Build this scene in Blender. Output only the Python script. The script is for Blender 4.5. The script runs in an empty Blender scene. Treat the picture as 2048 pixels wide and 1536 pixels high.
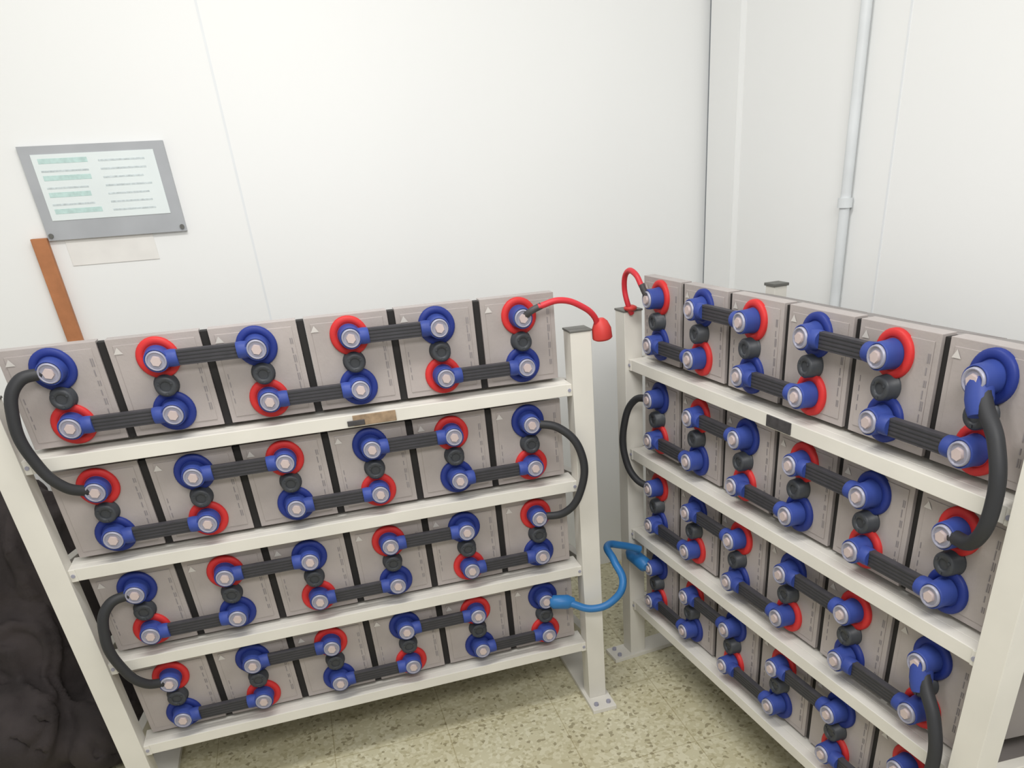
import bpy, math, random
from mathutils import Vector, Matrix, noise
random.seed(4)
U=0.24; FZ=-5.55
sc=bpy.context.scene
sc.view_settings.view_transform='Standard'
# ------------------------------------------------------------------ materials
def srgb(c):
    return tuple(((x/255)/12.92 if x/255<=0.04045 else ((x/255+0.055)/1.055)**2.4) for x in c)+(1,)
def mat(name,col,rough=0.5,metal=0.0,noise_amt=0.06,nscale=8,bump=0.0,bscale=60,spec=0.4,coat=0):
    m=bpy.data.materials.new(name);m.use_nodes=True
    nt=m.node_tree;b=nt.nodes['Principled BSDF']
    b.inputs['Roughness'].default_value=rough;b.inputs['Metallic'].default_value=metal
    b.inputs['Specular IOR Level'].default_value=spec
    b.inputs['Coat Weight'].default_value=coat
    c=srgb(col)
    tc=nt.nodes.new('ShaderNodeTexCoord')
    n=nt.nodes.new('ShaderNodeTexNoise');n.inputs['Scale'].default_value=nscale;n.inputs['Detail'].default_value=4
    nt.links.new(tc.outputs['Object'],n.inputs['Vector'])
    r=nt.nodes.new('ShaderNodeValToRGB')
    r.color_ramp.elements[0].position=0.3;r.color_ramp.elements[1].position=0.7
    r.color_ramp.elements[0].color=tuple(max(0,x*(1-noise_amt)) for x in c[:3])+(1,)
    r.color_ramp.elements[1].color=tuple(min(1,x*(1+noise_amt)) for x in c[:3])+(1,)
    nt.links.new(n.outputs['Fac'],r.inputs['Fac']);nt.links.new(r.outputs['Color'],b.inputs['Base Color'])
    if bump>0:
        n2=nt.nodes.new('ShaderNodeTexNoise');n2.inputs['Scale'].default_value=bscale
        nt.links.new(tc.outputs['Object'],n2.inputs['Vector'])
        bp=nt.nodes.new('ShaderNodeBump');bp.inputs['Strength'].default_value=bump;bp.inputs['Distance'].default_value=0.01
        nt.links.new(n2.outputs['Fac'],bp.inputs['Height']);nt.links.new(bp.outputs['Normal'],b.inputs['Normal'])
    return m
M_cell=mat('cell_plastic',(168,160,157),0.34,noise_amt=0.11,nscale=6,bump=0.05,bscale=150)
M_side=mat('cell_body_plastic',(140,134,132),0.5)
M_gapshade=mat('cell_gap_shade',(34,32,32),0.7)  # near-black, painted shade for the gaps between cells
M_print=mat('cell_print',(134,129,131),0.6)
M_mark=mat('cell_moulded_mark',(198,194,190),0.5)
M_frame=mat('rack_paint',(219,216,208),0.42,noise_amt=0.05,nscale=5)
M_hole=mat('post_cap_plastic',(104,104,100),0.5)
M_blue=mat('blue_boot',(54,72,144),0.5,noise_amt=0.15,spec=.3)
M_red=mat('red_ring',(200,50,50),0.5,noise_amt=0.1,spec=.3)
M_bluer=mat('blue_ring',(38,54,128),0.5,noise_amt=0.12,spec=.3)
M_silver=mat('bolt_metal',(160,160,176),0.45,metal=0.2)
M_pink=mat('bolt_head_metal',(202,186,184),0.45,metal=0.2)
M_black=mat('black_cable',(46,47,50),0.55)
M_strap=mat('strap_insulation',(64,63,68),0.5,noise_amt=0.12,nscale=40)
M_valve=mat('valve_plastic',(62,65,70),0.45)
M_redc=mat('red_cable',(200,48,58),0.45)
M_redb=mat('red_connector',(196,58,54),0.5)
M_bluec=mat('blue_cable',(44,112,172),0.4)
M_tag=mat('tag_brown',(150,128,104),0.6,noise_amt=0.25,nscale=60)
M_tagd=mat('tag_dark',(66,64,66),0.5,noise_amt=0.25,nscale=60)
M_wall=mat('wall_paint',(238,239,238),0.55,noise_amt=0.012,nscale=1.2)
M_seam=mat('panel_seam',(228,231,233),0.6,noise_amt=0.02)
M_dseam=mat('corner_gap',(128,134,140),0.6,noise_amt=0.1)
M_pipe=mat('conduit_paint',(216,220,222),0.4)
M_wood=mat('raw_timber',(180,120,80),0.65,noise_amt=0.18,nscale=14)
M_bframe=mat('notice_frame_grey',(172,175,179),0.5)
M_paper=mat('notice_paper',(226,234,234),0.6,noise_amt=0.02)
M_teal=mat('notice_teal',(190,216,212),0.6,noise_amt=0.12,nscale=60)
M_ink=mat('notice_ink',(198,208,210),0.6,noise_amt=0.2,nscale=90)
M_sheet=mat('loose_sheet',(232,230,226),0.7,noise_amt=0.03,nscale=20)
M_cloth=mat('dark_cloth',(58,52,52),0.85,noise_amt=0.3,nscale=7,bump=0.15,bscale=90)
# ------------------------------------------------------------------ builders
class B:
    def __init__(s): s.v=[];s.f=[];s.m=[];s.sm=[];s.mats=[]
    def mi(s,m):
        if m not in s.mats: s.mats.append(m)
        return s.mats.index(m)
    def add(s,vs,fs,m,smooth=False):
        o=len(s.v);s.v+= [tuple(c*U for c in v) for v in vs]
        for f in fs: s.f.append([o+i for i in f]);s.m.append(s.mi(m));s.sm.append(smooth)
    def box(s,a,b,m,dzback=0,chamfer=0):
        x0,y0,z0=a;x1,y1,z1=b
        vs=[(x0,y0,z0),(x1,y0,z0),(x1,y1,z0+dzback),(x0,y1,z0+dzback),(x0,y0,z1),(x1,y0,z1),(x1,y1,z1+dzback),(x0,y1,z1+dzback)]
        s.add(vs,[(3,2,1,0),(4,5,6,7),(0,1,5,4),(1,2,6,5),(2,3,7,6),(3,0,4,7)],m)
    def lathe(s,c,axis,prof,m,n=28,caps=True):
        c=Vector(c);ax=Vector(axis).normalized()
        t=ax.orthogonal().normalized();w=ax.cross(t)
        vs=[]
        for d,r in prof:
            for k in range(n):
                a=2*math.pi*k/n
                vs.append(tuple(c+ax*d+(t*math.cos(a)+w*math.sin(a))*r))
        fs=[]
        for j in range(len(prof)-1):
            for k in range(n):
                k2=(k+1)%n
                fs.append((j*n+k,j*n+k2,(j+1)*n+k2,(j+1)*n+k))
        s.add(vs,fs,m,True)
        if caps:
            s.add(vs[-n:],[tuple(range(n))],m)
            s.add(vs[:n],[tuple(range(n-1,-1,-1))],m)
    def obj(s,name,parent=None,bevel=0,seg=2):
        me=bpy.data.meshes.new(name);me.from_pydata(s.v,[],s.f)
        for m in s.mats: me.materials.append(m)
        for p,mi,sm in zip(me.polygons,s.m,s.sm): p.material_index=mi;p.use_smooth=sm
        me.update()
        o=bpy.data.objects.new(name,me);sc.collection.objects.link(o)
        if parent: o.parent=parent
        if bevel:
            b=o.modifiers.new('bevel','BEVEL');b.width=bevel*U;b.segments=seg;b.limit_method='ANGLE';b.angle_limit=math.radians(50)
        return o
def cable(name,pts,r,m,parent):
    cu=bpy.data.curves.new(name,'CURVE');cu.dimensions='3D';cu.bevel_depth=r*U;cu.bevel_resolution=5;cu.resolution_u=14;cu.use_fill_caps=True
    sp=cu.splines.new('BEZIER');sp.bezier_points.add(len(pts)-1)
    for bp,p in zip(sp.bezier_points,pts):
        bp.co=[c*U for c in p];bp.handle_left_type=bp.handle_right_type='AUTO'
    cu.materials.append(m)
    o=bpy.data.objects.new(name,cu);sc.collection.objects.link(o);o.parent=parent
    return o
def empty(name,loc=(0,0,0),rz=0):
    e=bpy.data.objects.new(name,None);sc.collection.objects.link(e)
    e.location=[c*U for c in loc];e.rotation_euler=(0,0,rz);e.empty_display_size=0.1
    return e
H=1.2966;S=0.2877
FACE=0.05
def rack(loc,rz,par):
    e=empty('battery_rack',(loc[0],loc[1],-FZ),rz)
    f=B();pw=0.135
    XL,XR=-0.70,5.70
    for x in (XL,XR):
        f.box((x-pw,-0.2,FZ+0.07),(x+pw,0.07,0.06),M_frame)
        f.box((x-pw*.8,2.3,FZ+0.07),(x+pw*.8,2.52,0.12),M_frame)
        f.box((x-pw-.01,-0.21,0.06),(x+pw+.01,0.08,0.085),M_hole)
        f.box((x-pw*.8-.02,2.28,0.12),(x+pw*.8+.02,2.54,0.16),M_hole)
        f.box((x-.19,-0.52,FZ),(x+.19,2.75,FZ+0.07),M_frame)
        f.lathe((x-.1,-.4,FZ+.07),(0,0,1),[(0,.035),(.04,.035)],M_silver,10)
        f.lathe((x+.1,-.4,FZ+.07),(0,0,1),[(0,.035),(.04,.035)],M_silver,10)
    for t in range(4):
        z=-H*t-0.565
        f.box((XL+pw,-0.14,z-0.15),(XR-pw,-0.02,z),M_frame)
        f.box((XL+pw,-0.02,z-0.03),(XR-pw,0.22,z),M_frame)
        f.box((XL+pw,2.2,z-.62),(XR-pw,2.3,z-.47),M_frame)
        for x in (XL,XR):
            f.box((x-.06,.07,z-.15),(x+.06,2.3,z),M_frame,dzback=-.45)
        for x,sg in ((XL+pw,1),(XR-pw,-1)):
            f.box((min(x,x+sg*.07),-0.152,z-0.15),(max(x,x+sg*.07),-0.14,z),M_frame)
            f.lathe((x+sg*.035,-0.152,z-.075),(0,-1,0),[(0,.022),(.012,.022)],M_silver,8)
    f.obj('frame',e,0.02)
    for t in range(4):
        c=B();pr=B();va=B();te=B();st=B()
        for i in range(6):
            x=i;z=-H*t
            hw=.457
            c.box((x-hw,FACE,z-.515),(x+hw,FACE+.16,z+.515),M_cell)
            c.box((x-.45,FACE+.16,z-.52),(x+.45,2.15,z+.47),M_side,dzback=-.42)
            c.box((x-.40,FACE-.008,z-.45),(x+.40,FACE,z+.45),M_cell)
            if i<5: c.box((x+hw+.002,FACE+.035,z-.53),(x+1-hw-.002,FACE+.155,z+.495),M_gapshade)  # added dark strip standing in for the shade between neighbouring cells
            yy=FACE-.002
            pr.add([(x-.41,yy-.012,z+.36),(x-.32,yy-.012,z+.36),(x-.365,yy-.012,z+.43)],[(0,1,2)],M_mark)
            for k in range(7):
                zz=z-.33+k*.1
                ln=.05+.035*random.random()
                pr.box((x+.355,yy-.010,zz),(x+.365,yy-.006,zz+ln),M_print)
                if k%2==0: pr.box((x+.375,yy-.010,zz),(x+.383,yy-.006,zz+ln),M_print)
            if (i+t)%2==0:
                for k in range(4): pr.box((x-.375,yy-.010,z-.3+k*.09),(x-.367,yy-.006,z-.245+k*.09),M_print)
            va.lathe((x,FACE,z),(0,-1,0),[(0,.128),(.03,.128),(.035,.115),(.13,.11),(.145,.098),(.147,.055),(.13,.05)],M_valve,26)
            for k in range(3):
                a=k*2.094+.5
                va.box((x+.075*math.cos(a)-.012,FACE-.155,z+.075*math.sin(a)-.012),(x+.075*math.cos(a)+.012,FACE-.14,z+.075*math.sin(a)+.012),M_valve)
            for top in (1,0):
                blue=((i+t)%2==par)==bool(top)
                zt=z+(S if top else -S)
                rc=M_bluer if blue else M_red
                te.lathe((x,FACE,zt),(0,-1,0),[(0,.215),(.035,.215),(.05,.20),(.052,.15),(.04,.14)],rc,32)
                te.lathe((x,FACE,zt),(0,-1,0),[(.03,.135),(.10,.125),(.20,.122),(.215,.118),(.218,.11),(.205,.105)],M_blue,28)
                te.lathe((x,FACE,zt),(0,-1,0),[(.205,.104),(.235,.10),(.24,.088),(.222,.08)],M_silver,24)
                te.lathe((x,FACE,zt),(0,-1,0),[(.22,.058),(.25,.052)],M_pink,6)
                right=(i%2==0) if not top else (i%2==1)
                j=i+1 if right else i-1
                if 0<=j<=5:
                    sg=1 if right else -1
                    te.lathe((x+sg*.05,FACE-.135,zt),(sg,0,0),[(0,.085),(.10,.092),(.145,.088),(.155,.083)],M_blue,16)
                    if right:
                        st.box((x+.15,FACE-.170,zt-.08),(x+.85,FACE-.105,zt+.08),M_strap)
                        for k in range(4):
                            zz=zt-.055+k*.0366
                            st.box((x+.21,FACE-.174,zz-.006),(x+.79,FACE-.170,zz+.006),M_black)
        c.obj('battery_cells_tier_%d'%(t+1),e,0.025)
        pr.obj('cell_markings_tier_%d'%(t+1),e)
        va.obj('valve_caps_tier_%d'%(t+1),e)
        te.obj('terminals_tier_%d'%(t+1),e)
        st.obj('link_straps_tier_%d'%(t+1),e,0.01)
    return e
R_O=(6.9,0.1582);PHI=-1.4741
LR=rack((0,0),0,0)
RR=rack(R_O,PHI,1)
def zt(t,top=1): return -H*t+(S if top else -S)
y0=-.10
cable('tier_cable_1',[(-.04,y0,zt(0)),(-.28,-.2,zt(0)-.04),(-.43,-.27,-.1),(-.40,-.27,-.55),(-.24,-.22,-.88),(-.04,y0,zt(1))],.06,M_black,LR)
cable('tier_cable_2',[(5.04,y0,zt(1)),(5.35,-.22,zt(1)-.08),(5.58,-.32,-1.4),(5.55,-.32,-1.95),(5.35,-.24,-2.24),(5.04,y0,zt(2))],.052,M_black,LR)
cable('tier_cable_3',[(-.04,y0,zt(2)),(-.28,-.2,zt(2)-.04),(-.43,-.27,-2.7),(-.40,-.27,-3.15),(-.24,-.22,-3.48),(-.04,y0,zt(3))],.06,M_black,LR)
cable('tier_cable_1',[(5.03,-.1,zt(0)),(5.12,-.16,zt(0)-.13),(5.34,-.22,-.1),(5.45,-.25,-.5),(5.36,-.24,-.88),(5.03,-.1,zt(1))],.062,M_black,RR)
cable('tier_cable_2',[(-.04,y0,zt(1)),(-.3,-.2,zt(1)-.06),(-.45,-.3,-1.45),(-.42,-.3,-1.95),(-.25,-.22,-2.22),(-.04,y0,zt(2))],.05,M_black,RR)
cable('tier_cable_3',[(5.03,-.1,zt(2)),(5.12,-.16,zt(2)-.13),(5.34,-.22,-2.7),(5.45,-.25,-3.1),(5.36,-.24,-3.48),(5.03,-.1,zt(3))],.062,M_black,RR)
for t in (0,2):
    k=B();k.lathe((5.0,-.1,zt(t)),(.35,-.25,-.75),[(0,.1),(.15,.105),(.24,.09),(.28,.075)],M_blue,18);k.obj('cable_boot',RR)
cable('positive_cable_lug',[(5.0,-.14,zt(0)),(5.1,-.2,zt(0)+.08),(5.22,-.22,zt(0)+.13)],.04,M_tagd,LR)
cable('positive_cable',[(5.18,-.22,zt(0)+.12),(5.45,-.25,zt(0)+.17),(5.72,-.25,zt(0)+.07),(5.88,-.22,.22),(5.93,-.18,.1)],.036,M_redc,LR)
k=B();k.lathe((5.97,-.18,.19),(0.08,0,-1),[(0,.04),(.04,.085),(.12,.12),(.24,.125),(.26,.09)],M_redb,16);k.obj('positive_connector',LR,0.01)
cable('positive_cable_lug',[(0,-.14,zt(0)),(-.05,-.18,zt(0)+.1),(-.08,-.2,zt(0)+.18)],.04,M_tagd,RR)
cable('positive_cable',[(-.08,-.2,zt(0)+.16),(-.2,-.22,zt(0)+.29),(-.42,-.22,zt(0)+.30),(-.55,-.2,zt(0)+.12),(-.52,-.15,.12),(-.54,-.1,.04)],.036,M_redc,RR)
k=B();k.lathe((-.54,-.12,.08),(0,0,1),[(0,.06),(.02,.09),(.05,.09),(.07,.05)],M_redb,14);k.obj('positive_connector',RR,0.01)
zb=zt(3)
k=B();k.lathe((5.05,-.16,zb-.02),(1,-.2,-.12),[(0,.06),(.05,.10),(.26,.105),(.36,.06)],M_bluec,16);k.obj('negative_connector',LR)
cable('negative_cable',[(5.33,-.25,zb-.06),(5.62,-.38,zb-.15),(5.92,-.42,zb-.07),(6.1,-.38,zb+.15),(6.08,-.1,zb+.4),(6.1,.2,zb+.5),(6.35,.28,zb+.42),(6.66,.3,zb+.28)],.055,M_bluec,LR)
k=B();k.lathe((-.02,-.18,zb+.03),(-1,-.08,.1),[(0,.06),(.05,.11),(.42,.11),(.52,.06)],M_bluec,16);k.obj('negative_connector',RR)
k=B();k.box((2.85,-.155,-.70),(3.35,-.14,-.575),M_tag);k.box((2.78,-.17,-.69),(2.98,-.15,-.63),M_tagd);k.obj('rack_label',LR,.005)
k=B();k.box((2.55,-.155,-.70),(2.95,-.14,-.575),M_tagd);k.obj('rack_label',RR,.005)
# ------------------------------------------------------------------ room
n=Vector((math.sin(PHI),-math.cos(PHI),0));d=Vector((math.cos(PHI),math.sin(PHI),0));o=Vector((R_O[0],R_O[1],0))
ZZ=-FZ
WT=7.0
YB=4.11;XC=9.64
b=B();b.box((-9,YB,0),(XC+.6,YB+.5,WT+ZZ),M_wall);b.obj('wall_back')
e=Vector((XC,YB,0))-o; AW=e.dot(d); NW=e.dot(n)
def rwall(b,name,bevel=0):
    ob=b.obj(name,None,bevel);ob.location=(R_O[0]*U,R_O[1]*U,0);ob.rotation_euler=(0,0,PHI);return ob
b=B();b.box((AW-.0,-NW,0),(AW+19,-NW+.5,WT+ZZ),M_wall);rwall(b,'wall_right')
b=B();b.box((-9.5,-15,0),(-9,YB+.5,WT+ZZ),M_wall);b.obj('wall_left')
b=B()
for x in (2.05,): b.box((x,YB-.008,0),(x+.03,YB,WT+ZZ),M_seam)
b.obj('trim_1')
b=B()
for a in (.53,): b.box((a,-NW-.008,0),(a+.03,-NW,WT+ZZ),M_seam)
rwall(b,'trim_2')
b=B();b.box((AW+.12,-NW-.1,0),(-2.75,-NW,WT+ZZ),M_wall);b.box((AW+.0,-NW-.04,0),(AW+.12,-NW,WT+ZZ),M_dseam);rwall(b,'trim_3')
b=B();ZP=ZZ+1.18
b.lathe((-.12,-NW-.09,.0),(0,0,1),[(0,.07),(ZP-.06,.07)],M_pipe,16)
b.lathe((-.12,-NW-.09,ZP-.06),(0,0,1),[(0,.1),(.12,.1)],M_pipe,16)
b.lathe((-.12,-NW-.09,ZP+.06),(0,0,1),[(0,.07),(WT+ZZ-ZP-.06,.07)],M_pipe,16)
rwall(b,'conduit_pipe')
# floor
b=B();b.box((-9.5,-15,-.4),(13,YB+.5,0),M_wall);fl=b.obj('floor')
m=bpy.data.materials.new('terrazzo_tiles');m.use_nodes=True;nt=m.node_tree;bs=nt.nodes['Principled BSDF']
tc=nt.nodes.new('ShaderNodeTexCoord')
br=nt.nodes.new('ShaderNodeTexBrick');br.offset=0;br.inputs['Scale'].default_value=1
br.inputs['Brick Width'].default_value=.40;br.inputs['Row Height'].default_value=.40;br.inputs['Mortar Size'].default_value=.002
br.inputs['Color1'].default_value=(1,1,1,1);br.inputs['Color2'].default_value=(.95,.95,.94,1);br.inputs['Mortar'].default_value=(.76,.73,.66,1)
nt.links.new(tc.outputs['Object'],br.inputs['Vector'])
vo=nt.nodes.new('ShaderNodeTexVoronoi');vo.inputs['Scale'].default_value=85
nt.links.new(tc.outputs['Object'],vo.inputs['Vector'])
rp=nt.nodes.new('ShaderNodeValToRGB');rp.color_ramp.interpolation='CONSTANT'
els=rp.color_ramp.elements;els[0].color=srgb((208,203,174));els[0].position=0
els[1].position=.5;els[1].color=srgb((219,215,189))
q=els.new(.8);q.color=srgb((193,187,156))
q=els.new(.93);q.color=srgb((166,159,131))
sp=nt.nodes.new('ShaderNodeSeparateColor');nt.links.new(vo.outputs['Color'],sp.inputs[0]);nt.links.new(sp.outputs[0],rp.inputs[0])
no=nt.nodes.new('ShaderNodeTexNoise');no.inputs['Scale'].default_value=3;nt.links.new(tc.outputs['Object'],no.inputs['Vector'])
r2=nt.nodes.new('ShaderNodeValToRGB');r2.color_ramp.elements[0].color=(.88,.86,.8,1);r2.color_ramp.elements[1].color=(1,1,1,1)
r2.color_ramp.elements[0].position=.3;r2.color_ramp.elements[1].position=.7
nt.links.new(no.outputs['Fac'],r2.inputs[0])
def mul(a,b_):
    x=nt.nodes.new('ShaderNodeMix');x.data_type='RGBA';x.blend_type='MULTIPLY';x.inputs[0].default_value=1
    nt.links.new(a,x.inputs[6]);nt.links.new(b_,x.inputs[7]);return x.outputs[2]
nt.links.new(mul(mul(rp.outputs[0],br.outputs['Color']),r2.outputs[0]),bs.inputs['Base Color'])
bs.inputs['Roughness'].default_value=.3
fl.data.materials.clear();fl.data.materials.append(m)
# ------------------------------------------------------------------ notice board
b=B();x0,x1,zb0,zb1=-.56,1.22,ZZ+1.29,ZZ+2.42
b.box((x0,YB-.07,zb0),(x1,YB+.03,zb1),M_bframe)
b.box((x0+.13,YB-.078,zb0+.24),(x1-.15,YB-.07,zb1-.1),M_paper)
for c in range(2):
    xa=x0+.2+c*.72
    for r in range(14):
        zz=zb1-.18-r*.1
        if zz<zb0+.3: break
        mm=M_teal if (c==0 and r%2==0) else M_ink
        b.box((xa,YB-.081,zz-.03),(xa+.60-.1*random.random(),YB-.078,zz+(.03 if mm is M_teal else -.008)),mm)
for x in (x0+.05,x1-.05):
    b.lathe((x,YB-.07,zb0+.06),(0,-1,0),[(0,.03),(.03,.03)],M_hole,10)
b.box((-.38,YB-.014,ZZ+.95),(.75,YB+.03,ZZ+1.31),M_sheet)
b.obj('notice_board',None,.006)
b=B();b.box((-.77,YB-.12,0),(-.57,YB-.02,ZZ+1.33),M_wood);b.obj('timber_strip',None,.01)
# ------------------------------------------------------------------ cloth pile
import bmesh
bm=bmesh.new()
blobs=[((-2.15,2.7,1.3),(.95,1.0,1.3)),((-1.75,2.9,2.5),(.7,.75,1.4)),((-2.6,2.9,2.6),(.8,.8,1.2)),((-1.5,1.6,.5),(.62,.8,.6)),((-2.4,1.5,.7),(.8,.8,.75)),((-3.2,2.1,.9),(.8,.9,1.0))]
for c,r in blobs:
    mt=Matrix.Translation(Vector(c)*U)@Matrix.Diagonal((r[0]*U,r[1]*U,r[2]*U,1))
    bmesh.ops.create_icosphere(bm,subdivisions=4,radius=1,matrix=mt)
me=bpy.data.meshes.new('dark_cloth_pile');bm.to_mesh(me);bm.free()
me.materials.append(M_cloth)
cl=bpy.data.objects.new('dark_cloth_pile',me);sc.collection.objects.link(cl)
rm=cl.modifiers.new('r','REMESH');rm.mode='VOXEL';rm.voxel_size=.012
sm=cl.modifiers.new('s','SMOOTH');sm.iterations=12
dg=bpy.context.evaluated_depsgraph_get();me2=bpy.data.meshes.new_from_object(cl.evaluated_get(dg))
cl.modifiers.clear();cl.data=me2
for v in me2.vertices:
    p=v.co.copy()
    w=noise.noise(p*2.5)
    q=Vector((p.x*7+w*2.5+p.z*1.5,p.y*6+w*1.5,p.z*1.6))
    f=(1-abs(noise.noise(q)))**3*.05+(1-abs(noise.noise(q*2.1+Vector((3,1,7)))))**4*.016-.03
    v.co=p+v.normal*f
    if v.co.z<.0: v.co.z=0.0
for p in me2.polygons: p.use_smooth=True
if not me2.materials: me2.materials.append(M_cloth)
sm=cl.modifiers.new('s','SMOOTH');sm.iterations=3
# ------------------------------------------------------------------ camera
P=[2.5486,-9.3529,1.8994,0.3057,-0.5141,-0.0602,1339.1638]
K=2048/1792
PX,PY=1024+(1109.4023-998)*K,1536+(1136.4713-1445)*K
cy,sy=math.cos(P[3]),math.sin(P[3]);cp,spn=math.cos(P[4]),math.sin(P[4])
fw=Vector((sy*cp,cy*cp,spn));rt=Vector((cy,-sy,0));up=rt.cross(fw)
r_=P[5];r2v=rt*math.cos(r_)+up*math.sin(r_);u2v=-rt*math.sin(r_)+up*math.cos(r_)
cam=bpy.data.cameras.new('camera');co=bpy.data.objects.new('camera',cam);sc.collection.objects.link(co)
M=Matrix((r2v,u2v,-fw)).transposed().to_4x4()
M.translation=Vector((P[0]*U,P[1]*U,(P[2]-FZ)*U));co.matrix_world=M
cam.sensor_fit='HORIZONTAL';cam.sensor_width=36;cam.lens=P[6]*K/2048*36
cam.shift_x=-(PX-1024)/2048;cam.shift_y=(PY-768)/2048
cam.clip_start=.05
sc.camera=co
# ------------------------------------------------------------------ lights
wd=bpy.data.worlds.new('world');sc.world=wd;wd.use_nodes=True
wd.node_tree.nodes['Background'].inputs[0].default_value=(1,.99,.97,1);wd.node_tree.nodes['Background'].inputs[1].default_value=.6
def area(name,loc,rot,sx,sy_,pw,col=(1,1,1)):
    l=bpy.data.lights.new(name,'AREA');l.shape='RECTANGLE';l.size=sx;l.size_y=sy_;l.energy=pw;l.color=col
    ob=bpy.data.objects.new(name,l);sc.collection.objects.link(ob);ob.location=loc;ob.rotation_euler=rot
area('front_fill',(.6,-.7,2.95),(math.radians(10),0,0),1.3,.4,27,(1,.985,.955))
area('front_fill',(.9,-2.7,2.9),(math.radians(42),0,math.radians(-12)),1.3,.5,40,(1,.985,.955))  # added fill light, no fixture seen, tilted to brighten racks and walls
